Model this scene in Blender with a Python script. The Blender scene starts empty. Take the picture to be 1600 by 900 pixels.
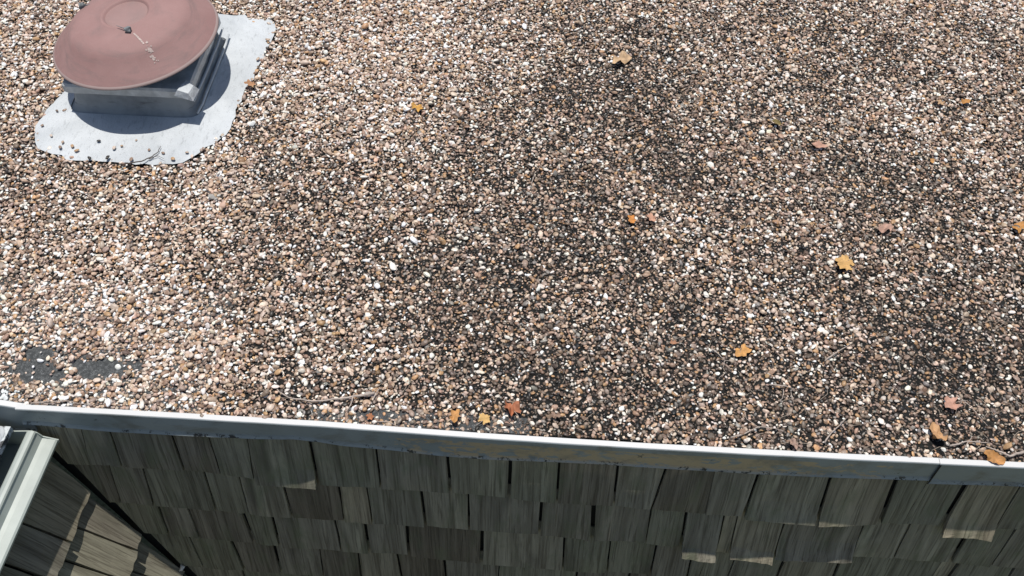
import bpy, bmesh, math, random
import numpy as np
from mathutils import Matrix, Vector, noise as mnoise

random.seed(7)
rng = np.random.default_rng(11)
scene = bpy.context.scene
COL = scene.collection

# ------------------------------------------------------------------ camera
F_PX, PITCH, ROLL, YAW, CAM = 1500.0, 52.0, -0.4, -3.4014, np.array([0.0, -1.1769, 2.1])


def cam_axes():
    p, r, y = np.radians([PITCH, ROLL, YAW])
    F = np.array([np.sin(y) * np.cos(p), np.cos(y) * np.cos(p), -np.sin(p)])
    R = np.array([np.cos(y), -np.sin(y), 0])
    D = -np.cross(R, F)
    return np.cos(r) * R + np.sin(r) * D, -np.sin(r) * R + np.cos(r) * D, F


AX_R, AX_D, AX_F = cam_axes()
cd = bpy.data.cameras.new('camera')
cam = bpy.data.objects.new('camera', cd)
COL.objects.link(cam)
cd.sensor_width = 36
cd.lens = F_PX / 1600 * 36
cd.clip_end = 500
cd.clip_start = 0.01
cam.matrix_world = Matrix((
    (AX_R[0], -AX_D[0], -AX_F[0], CAM[0]),
    (AX_R[1], -AX_D[1], -AX_F[1], CAM[1]),
    (AX_R[2], -AX_D[2], -AX_F[2], CAM[2]), (0, 0, 0, 1)))
scene.camera = cam

# ------------------------------------------------------------------ light
SUN = Vector((-0.015, 0.13, 1.0)).normalized()
world = bpy.data.worlds.new('World')
scene.world = world
world.use_nodes = True
wn = world.node_tree.nodes
sky = wn.new('ShaderNodeTexSky')
sky.sky_type = 'NISHITA'
sky.sun_disc = False
sky.sun_elevation = math.asin(SUN.z)
sky.sun_rotation = math.atan2(SUN.x, SUN.y)
wn['Background'].inputs['Strength'].default_value = 0.09
world.node_tree.links.new(sky.outputs[0], wn['Background'].inputs['Color'])
sl = bpy.data.lights.new('sun', 'SUN')
sl.energy = 4.6
sl.angle = math.radians(0.53)
sl.color = (1.0, 0.96, 0.90)
so = bpy.data.objects.new('sun', sl)
COL.objects.link(so)
so.rotation_euler = SUN.to_track_quat('Z', 'Y').to_euler()
so.location = (0, 0, 6)
vs = scene.view_settings
vs.view_transform = 'Standard'
vs.look = 'None'
vs.exposure = 0.0
vs.gamma = 1.0
vs.use_curve_mapping = False


# ------------------------------------------------------------------ pixel -> place
def ray(uv):
    u = np.asarray(uv, float)
    return AX_F + ((u[..., 0:1] - 800) * AX_R + (u[..., 1:2] - 450) * AX_D) / F_PX


def on_z(uv, z=0.0):
    d = ray(uv)
    return CAM + (z - CAM[2]) / d[..., 2:3] * d


def on_plane(uv, n, d0):
    r = ray(uv)
    n = np.asarray(n, float)
    t = (d0 - CAM @ n) / (r @ n)
    return CAM + np.asarray(t)[..., None] * r


def to_px(P):
    v = np.asarray(P, float) - CAM
    d = v @ AX_F
    return np.stack([800 + F_PX * (v @ AX_R) / d, 450 + F_PX * (v @ AX_D) / d], -1)


# ------------------------------------------------------------------ object helpers
def tag(o, label=None, cat=None, group=None, kind=None):
    if label: o['label'] = label
    if cat: o['category'] = cat
    if group: o['group'] = group
    if kind: o['kind'] = kind
    return o


def empty(name, loc, label, cat, group=None):
    o = bpy.data.objects.new(name, None)
    o.empty_display_size = 0.05
    o.location = loc
    COL.objects.link(o)
    return tag(o, label, cat, group)


def origin_of(p):
    v = Vector((0, 0, 0))
    while p is not None:
        v = v + p.location
        p = p.parent
    return v


def obj(name, verts, faces, mat, parent=None, smooth=False, at=None):
    """mesh given in world coordinates; at = its own origin"""
    o0 = Vector(at) if at is not None else Vector((0, 0, 0))
    me = bpy.data.meshes.new(name)
    me.from_pydata([tuple(Vector(v) - o0) for v in verts], [], faces)
    me.validate()
    if smooth:
        me.polygons.foreach_set('use_smooth', [True] * len(me.polygons))
    me.materials.append(mat)
    o = bpy.data.objects.new(name, me)
    COL.objects.link(o)
    if parent is not None:
        o.parent = parent
        o.location = o0 - origin_of(parent)
    else:
        o.location = o0
    return o


def fix_normals(o):
    bm = bmesh.new()
    bm.from_mesh(o.data)
    bmesh.ops.recalc_face_normals(bm, faces=bm.faces)
    bm.to_mesh(o.data)
    bm.free()


def grid_faces(nr, nc, off=0, closed=False):
    f = []
    for i in range(nr - 1):
        for j in range(nc if closed else nc - 1):
            k = (j + 1) % nc
            f.append((off + i * nc + j, off + i * nc + k, off + (i + 1) * nc + k, off + (i + 1) * nc + j))
    return f


def box(x0, x1, y0, y1, z0, z1):
    v = [(x, y, z) for x in (x0, x1) for y in (y0, y1) for z in (z0, z1)]
    f = [(0, 1, 3, 2), (4, 6, 7, 5), (0, 4, 5, 1), (2, 3, 7, 6), (0, 2, 6, 4), (1, 5, 7, 3)]
    return v, f


def tube(pts, rad, n=6):
    P = [Vector(p) for p in pts]
    V, Fc = [], []
    for i, p in enumerate(P):
        t = (P[min(i + 1, len(P) - 1)] - P[max(i - 1, 0)]).normalized()
        a = t.cross(Vector((0, 0, 1)))
        a = a.normalized() if a.length > 1e-4 else Vector((1, 0, 0))
        b = t.cross(a).normalized()
        r = rad[i] if isinstance(rad, (list, tuple)) else rad
        for k in range(n):
            w = 2 * math.pi * k / n
            V.append(tuple(p + a * (r * math.cos(w)) + b * (r * math.sin(w))))
    Fc += grid_faces(len(P), n, 0, True)
    Fc.append(tuple(range(n))[::-1])
    Fc.append(tuple(range((len(P) - 1) * n, len(P) * n)))
    return V, Fc


def join(*parts):
    V, Fc = [], []
    for v, f in parts:
        o = len(V)
        V += list(v)
        Fc += [tuple(i + o for i in q) for q in f]
    return V, Fc


# ------------------------------------------------------------------ materials
class NT:
    def __init__(self, name):
        self.m = bpy.data.materials.new(name)
        self.m.use_nodes = True
        self.n = self.m.node_tree.nodes
        self.l = self.m.node_tree.links
        self.b = self.n['Principled BSDF']

    def new(self, t, **kw):
        x = self.n.new(t)
        for k, v in kw.items():
            setattr(x, k, v)
        return x

    def set(self, sock, v):
        if isinstance(v, bpy.types.NodeSocket):
            self.l.new(v, sock)
        else:
            sock.default_value = v

    def coord(self, kind='Object', scale=(1, 1, 1), shift=None):
        t = self.new('ShaderNodeTexCoord')
        v = t.outputs[kind]
        m = self.new('ShaderNodeMapping')
        m.inputs['Scale'].default_value = scale
        self.l.new(v, m.inputs['Vector'])
        if shift is not None:
            self.l.new(shift, m.inputs['Location'])
        return m.outputs[0]

    def noise(self, vec, scale, detail=4, rough=0.55, dist=0.0):
        x = self.new('ShaderNodeTexNoise')
        self.l.new(vec, x.inputs['Vector'])
        x.inputs['Scale'].default_value = scale
        x.inputs['Detail'].default_value = detail
        x.inputs['Roughness'].default_value = rough
        x.inputs['Distortion'].default_value = dist
        return x.outputs['Fac']

    def ramp(self, fac, stops):
        r = self.new('ShaderNodeValToRGB')
        e = r.color_ramp.elements
        while len(e) < len(stops):
            e.new(0.5)
        for i, (p, c) in enumerate(stops):
            e[i].position = p
            e[i].color = (c, c, c, 1) if isinstance(c, (int, float)) else (*c, 1)
        self.l.new(fac, r.inputs['Fac'])
        return r.outputs['Color']

    def mix(self, fac, a, b, mode='MIX'):
        x = self.new('ShaderNodeMix', data_type='RGBA', blend_type=mode)
        self.set(x.inputs[0], fac)
        self.set(x.inputs[6], a if isinstance(a, bpy.types.NodeSocket) else (*a, 1))
        self.set(x.inputs[7], b if isinstance(b, bpy.types.NodeSocket) else (*b, 1))
        return x.outputs[2]

    def math(self, op, a, b=0.0, clamp=False):
        x = self.new('ShaderNodeMath', operation=op, use_clamp=clamp)
        self.set(x.inputs[0], a)
        self.set(x.inputs[1], b)
        return x.outputs[0]

    def bump(self, h, strength=0.3, dist=0.001):
        x = self.new('ShaderNodeBump')
        x.inputs['Strength'].default_value = strength
        x.inputs['Distance'].default_value = dist
        self.l.new(h, x.inputs['Height'])
        self.l.new(x.outputs[0], self.b.inputs['Normal'])

    def out(self, color, rough=0.8, metal=0.0, spec=0.5):
        self.set(self.b.inputs['Base Color'], color if isinstance(color, bpy.types.NodeSocket) else (*color, 1))
        self.set(self.b.inputs['Roughness'], rough)
        self.b.inputs['Metallic'].default_value = metal
        self.b.inputs['Specular IOR Level'].default_value = spec
        return self.m


def m_pebble():
    t = NT('pebble_stone')
    a = t.new('ShaderNodeAttribute', attribute_type='INSTANCER', attribute_name='col')
    v = t.coord('Object')
    n = t.noise(v, 1.6, 3)
    f = t.ramp(n, [(0.3, 0.72), (0.7, 1.15)])
    c = t.mix(1.0, a.outputs['Color'], f, 'MULTIPLY')
    return t.out(c, 0.48, spec=0.5)


def m_bitumen():
    t = NT('bitumen_deck')
    v = t.coord('Object')
    n1 = t.noise(v, 6, 5)
    n2 = t.noise(v, 90, 4, 0.7)
    n3 = t.noise(v, 420, 2, 0.6)
    base = t.mix(t.ramp(n1, [(0.35, 0.0), (0.7, 1.0)]), (0.007, 0.007, 0.0065), (0.016, 0.0155, 0.0145))
    dust = t.math('MULTIPLY', t.ramp(n2, [(0.42, 0.0), (0.68, 0.8)]), t.ramp(n3, [(0.42, 0.0), (0.62, 1.0)]))
    sp = t.new('ShaderNodeSeparateXYZ')
    t.l.new(t.coord('Object'), sp.inputs[0])
    felt = t.math('MULTIPLY', t.math('LESS_THAN', sp.outputs[0], -0.85), t.math('LESS_THAN', sp.outputs[1], 0.4))
    felt = t.math('MAXIMUM', felt, t.math('MULTIPLY', t.math('LESS_THAN', t.math('ABSOLUTE', t.math('ADD', sp.outputs[0], 0.30)), 0.28), t.math('LESS_THAN', sp.outputs[1], 0.05)))
    base = t.mix(felt, base, (0.050, 0.053, 0.054))
    c = t.mix(t.math('MULTIPLY', dust, t.math('ADD', t.math('MULTIPLY', felt, 0.8), 0.2)), base, (0.26, 0.27, 0.27))
    # beyond the built stones the surface is too far to tell stones apart
    vo = t.new('ShaderNodeTexVoronoi')
    t.l.new(v, vo.inputs['Vector'])
    vo.inputs['Scale'].default_value = 70
    hs = t.new('ShaderNodeSeparateColor')
    t.l.new(vo.outputs['Color'], hs.inputs[0])
    st = t.ramp(hs.outputs[0], [(0.0, (0.05, 0.045, 0.04)), (0.35, (0.2, 0.15, 0.115)), (0.7, (0.36, 0.29, 0.22)), (1.0, (0.66, 0.62, 0.56))])
    st = t.mix(t.ramp(vo.outputs['Distance'], [(0.35, 0.0), (0.6, 1.0)]), st, (0.03, 0.028, 0.025))
    sx = t.new('ShaderNodeSeparateXYZ')
    t.l.new(t.coord('Object'), sx.inputs[0])
    out_x = t.math('GREATER_THAN', t.math('ABSOLUTE', t.math('ADD', sx.outputs[0], GX_MID * -1)), GX_HALF)
    out_y = t.math('GREATER_THAN', sx.outputs[1], GY1)
    far = t.math('MAXIMUM', out_x, out_y)
    c = t.mix(far, c, st)
    t.bump(n3, 0.5, 0.001)
    return t.out(c, 0.9, spec=0.08)


def m_apron():
    t = NT('coated_membrane')
    v = t.coord('Object')
    n1 = t.noise(v, 5, 6, 0.6, 0.8)
    n2 = t.noise(t.coord('Object', (30, 9, 9)), 3, 5, 0.65)
    n3 = t.noise(v, 260, 2)
    c = t.mix(t.ramp(n1, [(0.4, 0.0), (0.72, 0.75)]), (0.53, 0.555, 0.57), (0.35, 0.375, 0.39))
    c = t.mix(t.ramp(n2, [(0.56, 0.0), (0.74, 0.6)]), c, (0.20, 0.21, 0.22))
    c = t.mix(t.ramp(n3, [(0.62, 0.0), (0.72, 0.5)]), c, (0.2, 0.19, 0.18))
    t.bump(t.math('ADD', n2, t.math('MULTIPLY', n1, 2.5)), 0.6, 0.006)
    return t.out(c, 0.7, spec=0.3)


def m_curb_face():
    t = NT('curb_membrane')
    v = t.coord('Object')
    n1 = t.noise(v, 9, 5, 0.6)
    n2 = t.noise(t.coord('Object', (3, 3, 20)), 4, 4, 0.6, 0.5)
    c = t.mix(t.ramp(n1, [(0.42, 0.0), (0.7, 0.85)]), (0.27, 0.29, 0.30), (0.12, 0.13, 0.14))
    c = t.mix(t.ramp(n2, [(0.6, 0.0), (0.75, 0.7)]), c, (0.045, 0.045, 0.047))
    t.bump(n1, 0.4, 0.005)
    return t.out(c, 0.65, spec=0.35)


def m_hood(name='dusty_red_paint', worn=0.0):
    t = NT(name)
    v = t.coord('Object')
    n1 = t.noise(v, 7, 5, 0.6)
    n2 = t.noise(v, 300, 2, 0.6)
    n3 = t.noise(t.coord('Object', (2, 2, 14)), 5, 5, 0.6, 0.6)
    c = t.mix(t.ramp(n1, [(0.35, 0.0), (0.7, 1.0)]), (0.255, 0.147, 0.136), (0.305, 0.184, 0.172))
    c = t.mix(t.ramp(n3, [(0.48, 0.0), (0.72, 0.75)]), c, (0.20, 0.138, 0.130))
    c = t.mix(t.ramp(n2, [(0.55, 0.0), (0.75, 0.35)]), c, (0.32, 0.235, 0.215))
    c = t.mix(worn, c, (0.30, 0.235, 0.22))
    return t.out(c, t.ramp(n1, [(0.3, 0.62), (0.7, 0.78)]), spec=0.3)


def m_plain(name, col, rough=0.7, var=0.25, scale=40, metal=0.0, spec=0.4):
    t = NT(name)
    v = t.coord('Object')
    n = t.noise(v, scale, 5, 0.6)
    f = t.ramp(n, [(0.3, 1 - var), (0.7, 1 + var * 0.5)])
    c = t.mix(1.0, (*col,), f, 'MULTIPLY')
    t.bump(n, 0.15, 0.001)
    return t.out(c, rough, metal, spec)


def m_trim():
    t = NT('weathered_trim_paint')
    v = t.coord('Object')
    n1 = t.noise(v, 3.5, 5, 0.6, 0.4)
    n2 = t.noise(t.coord('Object', (1, 1, 2.2)), 17, 6, 0.72, 0.3)
    n3 = t.noise(v, 26, 5, 0.75)
    c = t.mix(t.ramp(n1, [(0.35, 0.0), (0.7, 1.0)]), (0.25, 0.285, 0.30), (0.20, 0.23, 0.24))
    sx = t.new('ShaderNodeSeparateXYZ')
    t.l.new(t.coord('Object'), sx.inputs[0])
    # chalked tan primer shows along the middle of the run, on the face only
    m1 = t.new('ShaderNodeMapRange'); m1.interpolation_type = 'SMOOTHSTEP'
    t.l.new(t.math('ABSOLUTE', t.math('SUBTRACT', sx.outputs[0], 0.22)), m1.inputs[0])
    m1.inputs[1].default_value = 0.72; m1.inputs[2].default_value = 0.25
    m1.inputs[3].default_value = 0.0; m1.inputs[4].default_value = 0.16
    fac = t.ramp(t.math('ADD', n2, m1.outputs[0]), [(0.575, 0.0), (0.61, 0.95)])
    face = t.math('LESS_THAN', sx.outputs[2], -0.012)
    face2 = t.math('GREATER_THAN', sx.outputs[2], -0.088)
    fac = t.math('MULTIPLY', t.math('MULTIPLY', fac, face), face2)
    has = t.math('GREATER_THAN', m1.outputs[0], 0.01)
    c = t.mix(t.math('MULTIPLY', fac, has), c, (0.40, 0.31, 0.20))
    spk = t.ramp(n3, [(0.655, 0.0), (0.69, 0.9)])
    c = t.mix(t.math('MULTIPLY', spk, face), c, (0.07, 0.075, 0.075))
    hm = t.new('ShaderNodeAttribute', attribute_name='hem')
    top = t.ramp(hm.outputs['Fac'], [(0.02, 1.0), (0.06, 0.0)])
    c = t.mix(top, c, (0.56, 0.56, 0.55))  # flange coloured lighter than the face to imitate sunlight on it
    hem = t.ramp(hm.outputs['Fac'], [(0.86, 0.0), (0.93, 1.0)])
    c = t.mix(t.math('MULTIPLY', hem, 0.6), c, (0.28, 0.31, 0.32))  # hem coloured slightly paler, standing in for the skylight it catches
    grime = t.ramp(t.noise(t.coord('Object', (1, 1, 1.6)), 9, 6, 0.7, 0.5), [(0.50, 0.0), (0.68, 0.75)])
    c = t.mix(t.math('MULTIPLY', grime, t.math('SUBTRACT', 1.0, top)), c, (0.14, 0.145, 0.135))
    chip = t.ramp(t.math('ADD', t.noise(v, 38, 5, 0.8), t.math('MULTIPLY', t.noise(v, 3.0, 3), 0.35)), [(0.735, 0.0), (0.76, 1.0)])
    hem2 = t.ramp(hm.outputs['Fac'], [(0.78, 0.0), (0.90, 1.0)])
    c = t.mix(t.math('MULTIPLY', chip, hem2), c, (0.03, 0.032, 0.034))
    t.bump(n1, 0.1, 0.002)
    return t.out(c, 0.42, spec=0.4)


def m_shake(name, light=1.0, moss=1.0):
    t = NT(name)
    oi = t.new('ShaderNodeObjectInfo')
    cx = t.new('ShaderNodeCombineXYZ')
    for i in range(3):
        t.l.new(t.math('MULTIPLY', oi.outputs['Random'], 37.0 + 19 * i), cx.inputs[i])
    sh = cx.outputs[0]
    g1 = t.noise(t.coord('Object', (34, 8, 1.3), sh), 1.0, 7, 0.66, 0.3)
    g2 = t.noise(t.coord('Object', (170, 30, 4), sh), 1.0, 5, 0.66, 0.5)
    g3 = t.noise(t.coord('Object', (16, 4, 7), sh), 1.0, 5, 0.6, 0.5)
    a = t.mix(t.ramp(g1, [(0.33, 0.0), (0.68, 1.0)]), (0.145, 0.130, 0.102), (0.345, 0.318, 0.256))
    a = t.mix(t.ramp(g2, [(0.38, 0.7), (0.50, 0.0)]), a, (0.085, 0.073, 0.055))
    tint = t.ramp(oi.outputs['Random'], [(0.0, (0.62, 0.58, 0.54)), (0.3, (1.0, 1.0, 0.98)), (0.55, (0.84, 0.88, 0.80)), (0.8, (1.12, 1.12, 1.06)), (1.0, (1.30, 1.22, 1.06))])
    a = t.mix(1.0, a, tint, 'MULTIPLY')
    g4 = t.noise(t.coord('Object', (11, 4, 2.0), sh), 1.0, 4, 0.6, 0.8)
    a = t.mix(t.ramp(g4, [(0.52, 0.0), (0.72, 0.65)]), a, (0.075, 0.066, 0.052))
    a = t.mix(t.math('MULTIPLY', t.ramp(g3, [(0.5, 0.0), (0.72, 0.55)]), moss), a, (0.13, 0.15, 0.085))
    a = t.mix(1.0, a, (light, light, light), 'MULTIPLY')
    t.bump(t.math('ADD', g2, g1), 0.55, 0.0025)
    return t.out(a, 0.85, spec=0.2)


def m_leaf():
    t = NT('dry_leaf')
    a = t.new('ShaderNodeAttribute', attribute_type='OBJECT', attribute_name='col')
    v = t.coord('Object')
    n = t.noise(v, 70, 4, 0.6)
    n2 = t.noise(v, 260, 3, 0.6)
    f = t.ramp(n, [(0.3, 0.62), (0.7, 1.2)])
    c = t.mix(1.0, a.outputs['Color'], f, 'MULTIPLY')
    c = t.mix(t.ramp(n2, [(0.6, 0.0), (0.75, 0.6)]), c, (0.16, 0.07, 0.03))
    t.bump(n2, 0.4, 0.001)
    return t.out(c, 0.65, spec=0.3)


def m_lowroof():
    t = NT('low_roof_felt')
    v = t.coord('Object')
    n1 = t.noise(v, 16, 6, 0.7, 0.4)
    n2 = t.noise(v, 150, 3)
    c = t.mix(t.ramp(n1, [(0.52, 0.0), (0.58, 1.0)]), (0.045, 0.047, 0.05), (0.5, 0.53, 0.54))
    t.bump(n2, 0.4, 0.002)
    return t.out(c, 0.8)


def m_ground():
    t = NT('yard_grass')
    v = t.coord('Object')
    n1 = t.noise(v, 1.2, 6, 0.6)
    n2 = t.noise(v, 30, 4, 0.7)
    c = t.mix(n1, (0.15, 0.16, 0.085), (0.24, 0.23, 0.14))
    c = t.mix(t.ramp(n2, [(0.4, 0.0), (0.7, 0.6)]), c, (0.025, 0.03, 0.015))
    return t.out(c, 0.95, spec=0.1)


# stone field limits
GX0, GX1, GY1 = -2.6, 2.3, 2.4
GX_MID, GX_HALF = (GX0 + GX1) / 2, (GX1 - GX0) / 2
M_PEB = m_pebble(); M_DECK = m_bitumen(); M_APRON = m_apron(); M_CURB = m_curb_face(); M_HOOD = m_hood(); M_DISC = m_hood('bleached_red_paint', 0.22); M_RIM = m_hood('worn_rim_paint', 0.8)
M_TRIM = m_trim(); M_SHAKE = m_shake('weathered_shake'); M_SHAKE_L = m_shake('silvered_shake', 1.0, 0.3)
M_LEAF = m_leaf(); M_LOW = m_lowroof(); M_GROUND = m_ground()
M_TWIG = m_plain('dry_twig', (0.42, 0.35, 0.30), 0.85, 0.35, 60)
M_TWIG_DARK = m_plain('dark_twig', (0.09, 0.075, 0.065), 0.85, 0.35, 60)
M_FELT = m_plain('black_felt', (0.012, 0.012, 0.011), 0.9, 0.3, 20)
M_GUTTER = m_plain('pale_gutter_enamel', (0.34, 0.375, 0.345), 0.42, 0.12, 14)
M_METAL = m_plain('galvanised_metal', (0.42, 0.45, 0.47), 0.45, 0.35, 30, 0.3)
M_FLANGE = m_plain('curb_cap_coating', (0.52, 0.54, 0.54), 0.6, 0.4, 18)
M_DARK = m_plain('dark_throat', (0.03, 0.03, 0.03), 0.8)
M_LEAD = m_plain('grey_lump', (0.19, 0.205, 0.21), 0.75, 0.5, 120)
M_STAIN = m_plain('white_dropping', (0.45, 0.36, 0.33), 0.85, 0.4, 200)
M_WHITE = m_plain('white_scrap', (0.72, 0.72, 0.7), 0.7)
M_STRAW = m_plain('pale_straw', (0.40, 0.33, 0.26), 0.85, 0.3, 50)

# ------------------------------------------------------------------ ground, deck
v, f = box(-60, 60, -60, 60, -3.6, -3.5)
tag(obj('ground', v, f, M_GROUND), kind='structure')
v, f = box(-6, 6, 0.004, 8, -0.06, 0.0)
roof = tag(obj('gravel_roof', v, f, M_DECK), kind='structure')

# ------------------------------------------------------------------ roof vent
VX, VY = -1.352, 1.262            # hood axis on the roof
AP = np.array([(-1.655, 0.985), (-1.60, 0.90), (-1.50, 0.868), (-1.40, 0.865), (-1.25, 0.86), (-1.14, 0.872), (-1.075, 0.95),
               (-1.035, 1.02), (-1.025, 1.2), (-1.01, 1.40), (-0.992, 1.545), (-1.02, 1.60), (-1.2, 1.62), (-1.45, 1.61), (-1.61, 1.56),
               (-1.63, 1.35), (-1.62, 1.18), (-1.64, 1.08)])


def subdivide_loop(P, n):
    out = []
    for i in range(len(P)):
        a, b = P[i], P[(i + 1) % len(P)]
        for k in range(n):
            out.append(a + (b - a) * k / n)
    return np.array(out)


APL = subdivide_loop(AP, 5)
APL = APL + rng.normal(0, 0.005, APL.shape) + np.array([[0.010 * mnoise.noise(Vector((p[0] * 22, p[1] * 22, k * 4.0))) for k in (0, 1)] for p in APL])


def in_poly(P, poly):
    x, y = P[:, 0], P[:, 1]
    r = np.zeros(len(P), bool)
    j = len(poly) - 1
    for i in range(len(poly)):
        xi, yi = poly[i]; xj, yj = poly[j]
        c = ((yi > y) != (yj > y)) & (x < (xj - xi) * (y - yi) / (yj - yi + 1e-12) + xi)
        r ^= c
        j = i
    return r


vent = empty('roof_vent', (VX, VY, 0), 'dusty red domed metal vent hood on a square white flashed curb', 'roof vent')
# apron sheet: from loose edge to the foot of the curb
CX0, CX1, CY0, CY1 = -1.540, -1.155, 1.078, 1.450
cc = np.array([(CX0 + CX1) / 2, (CY0 + CY1) / 2])


def curb_ring(n_side, grow, z, rr=0.02):
    """rounded square ring"""
    hx, hy = (CX1 - CX0) / 2 + grow, (CY1 - CY0) / 2 + grow
    pts = []
    for k in range(4 * n_side):
        a = 2 * math.pi * (k + 0.5) / (4 * n_side)
        c, s = math.cos(a), math.sin(a)
        e = 2 / 14.0
        pts.append((cc[0] + hx * math.copysign(abs(c) ** e, c), cc[1] + hy * math.copysign(abs(s) ** e, s), z))
    return pts


NR = 24
ring_n = 4 * NR
angs = [2 * math.pi * (k + 0.5) / ring_n for k in range(ring_n)]


def apron_outer(a):
    """where a ray from the curb centre leaves the apron outline"""
    d = np.array([math.cos(a), math.sin(a)])
    best = 0
    for i in range(len(APL)):
        p, q = APL[i], APL[(i + 1) % len(APL)]
        e = q - p
        den = d[0] * e[1] - d[1] * e[0]
        if abs(den) < 1e-9: continue
        w = p - cc
        t = (w[0] * e[1] - w[1] * e[0]) / den
        s = (w[0] * d[1] - w[1] * d[0]) / den
        if 0 <= s <= 1 and t > best: best = t
    return cc + d * best


# use the same angular samples for the curb foot and the outline
foot = []
for a in angs:
    c, s = math.cos(a), math.sin(a)
    hx, hy = (CX1 - CX0) / 2 + 0.021, (CY1 - CY0) / 2 + 0.021
    k = 1 / ((abs(c) / hx) ** 12 + (abs(s) / hy) ** 12) ** (1 / 12)
    foot.append(cc + k * np.array([c, s]))
V = []
rows = 7
for i in range(rows):
    t = i / (rows - 1)
    for j, a in enumerate(angs):
        o_ = apron_outer(a)
        p = foot[j] * (1 - t) + o_ * t
        w = mnoise.noise(Vector((p[0] * 9, p[1] * 9, 1.7))) * 0.0045 * (1 if 0 < i else 0)
        z = 0.011 + 0.012 * (1 - t) ** 3 + max(-0.004, w) - (0.004 if i == rows - 1 else 0)
        V.append((p[0], p[1], z))
Fc = grid_faces(rows, ring_n, 0, True)
apron = obj('apron_flashing', V, [q[::-1] for q in Fc], M_APRON, vent, True)
fix_normals(apron)
apron['label'] = 'white coated flashing sheet round the curb foot'


def sq_ring(grow, z, jit=0.0, seed=0.0, power=12):
    out = []
    for a in angs:
        c, s = math.cos(a), math.sin(a)
        hx, hy = (CX1 - CX0) / 2 + grow, (CY1 - CY0) / 2 + grow
        k = 1 / ((abs(c) / hx) ** power + (abs(s) / hy) ** power) ** (1 / power)
        p = cc + k * np.array([c, s])
        n = mnoise.noise(Vector((p[0] * 14, p[1] * 14, seed))) * jit
        p = p + n * np.array([c, s])
        out.append((p[0], p[1], z + n * 0.5))
    return out


V = sq_ring(0.022, 0.019) + sq_ring(0.010, 0.030, 0.006, 1) + sq_ring(0.004, 0.05, 0.007, 2) + sq_ring(0.000, 0.080, 0.005, 3) + sq_ring(0.002, 0.104, 0.003, 4)
curb = obj('curb_wall', V, grid_faces(5, ring_n, 0, True), M_CURB, vent, True)
fix_normals(curb)
V = sq_ring(0.009, 0.094, 0.004, 5, 40) + sq_ring(0.011, 0.120, 0.003, 6, 40) + sq_ring(0.006, 0.128, 0.002, 7, 40) + sq_ring(-0.05, 0.131, 0.0, 0, 40) + sq_ring(-0.10, 0.131, 0, 0, 40)
cap_ = obj('curb_cap', V, grid_faces(5, ring_n, 0, True), M_FLANGE, vent, False)
fix_normals(cap_)
# folded flap on the front right corner and creased folds down the right side
fl = [(-1.185, 1.050, 0.120), (-1.128, 1.046, 0.104), (-1.122, 1.100, 0.106), (-1.165, 1.118, 0.128), (-1.172, 1.056, 0.138), (-1.138, 1.052, 0.130), (-1.131, 1.088, 0.132), (-1.158, 1.098, 0.140)]
flf = [(0, 1, 5, 4), (1, 2, 6, 5), (2, 3, 7, 6), (3, 0, 4, 7), (4, 5, 6, 7), (0, 3, 2, 1)]
obj('corner_flap', fl, flf, M_APRON, vent)
for (x, w, z, y0, y1) in ((-1.146, 0.006, 0.066, 1.09, 1.46), (-1.136, 0.006, 0.034, 1.07, 1.47)):
    pts = [(x + rng.normal(0, 0.0012), y, z + rng.normal(0, 0.0012)) for y in np.linspace(y0, y1, 9)]
    v, f = tube(pts, [w * (0.5 + 0.5 * math.sin(math.pi * (i + 0.5) / 9)) for i in range(9)], 6)
    obj('membrane_fold', v, f, M_APRON, vent, True)
# neck and hood
TILT = math.radians(4.6)
HZ = 0.178


def tilt(p):
    x, y, z = p[0] - VX, p[1] - VY, p[2] - HZ
    return (VX + x * math.cos(TILT) - z * math.sin(TILT), VY + y, HZ + x * math.sin(TILT) + z * math.cos(TILT))


NA = 96
PROF = [(0.0, 0.2560), (0.03, 0.2562), (0.066, 0.2572), (0.0705, 0.2615), (0.0755, 0.2650), (0.081, 0.2632), (0.092, 0.2595), (0.12, 0.2580), (0.150, 0.2545),
        (0.172, 0.2490), (0.186, 0.2420), (0.196, 0.2330), (0.210, 0.2200), (0.230, 0.2030), (0.250, 0.1870), (0.257, 0.1810)]


def zprof(r):
    return float(np.interp(r, [p[0] for p in PROF], [p[1] for p in PROF]))


def lathe(prof, name, mat, parent, smooth=True, solid=0.0):
    V, Fc = [], []
    for r, z in prof:
        r = max(r, 1e-4)
        for k in range(NA):
            a = 2 * math.pi * k / NA
            dz = 0.0012 * math.sin(3 * a + 1) * (r / 0.26) ** 2
            V.append(tilt((VX + r * math.cos(a), VY + r * math.sin(a), z + dz)))
    o = obj(name, V, grid_faces(len(prof), NA, 0, True), mat, parent, smooth)
    fix_normals(o)
    return o


hood = lathe(PROF[2:], 'hood', M_HOOD, vent)
lathe([(r, z + 0.0004) for r, z in PROF[:3]] + [(0.0668, 0.2572)], 'center_disc', M_DISC, hood)
lathe([(0.257, 0.1811), (0.2605, 0.1795), (0.2635, 0.1765), (0.2638, 0.1735), (0.261, 0.1715), (0.2575, 0.1725), (0.2565, 0.1755)], 'rolled_rim', M_RIM, hood)
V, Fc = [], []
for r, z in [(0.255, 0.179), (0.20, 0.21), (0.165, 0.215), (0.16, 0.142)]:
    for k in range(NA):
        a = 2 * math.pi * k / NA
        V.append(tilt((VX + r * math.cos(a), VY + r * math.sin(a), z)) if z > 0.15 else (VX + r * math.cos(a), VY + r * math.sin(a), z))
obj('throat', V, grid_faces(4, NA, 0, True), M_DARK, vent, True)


def hood_at(r, a, lift=0.001):
    return tilt((VX + r * math.cos(a), VY + r * math.sin(a), zprof(r) + lift))


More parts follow.
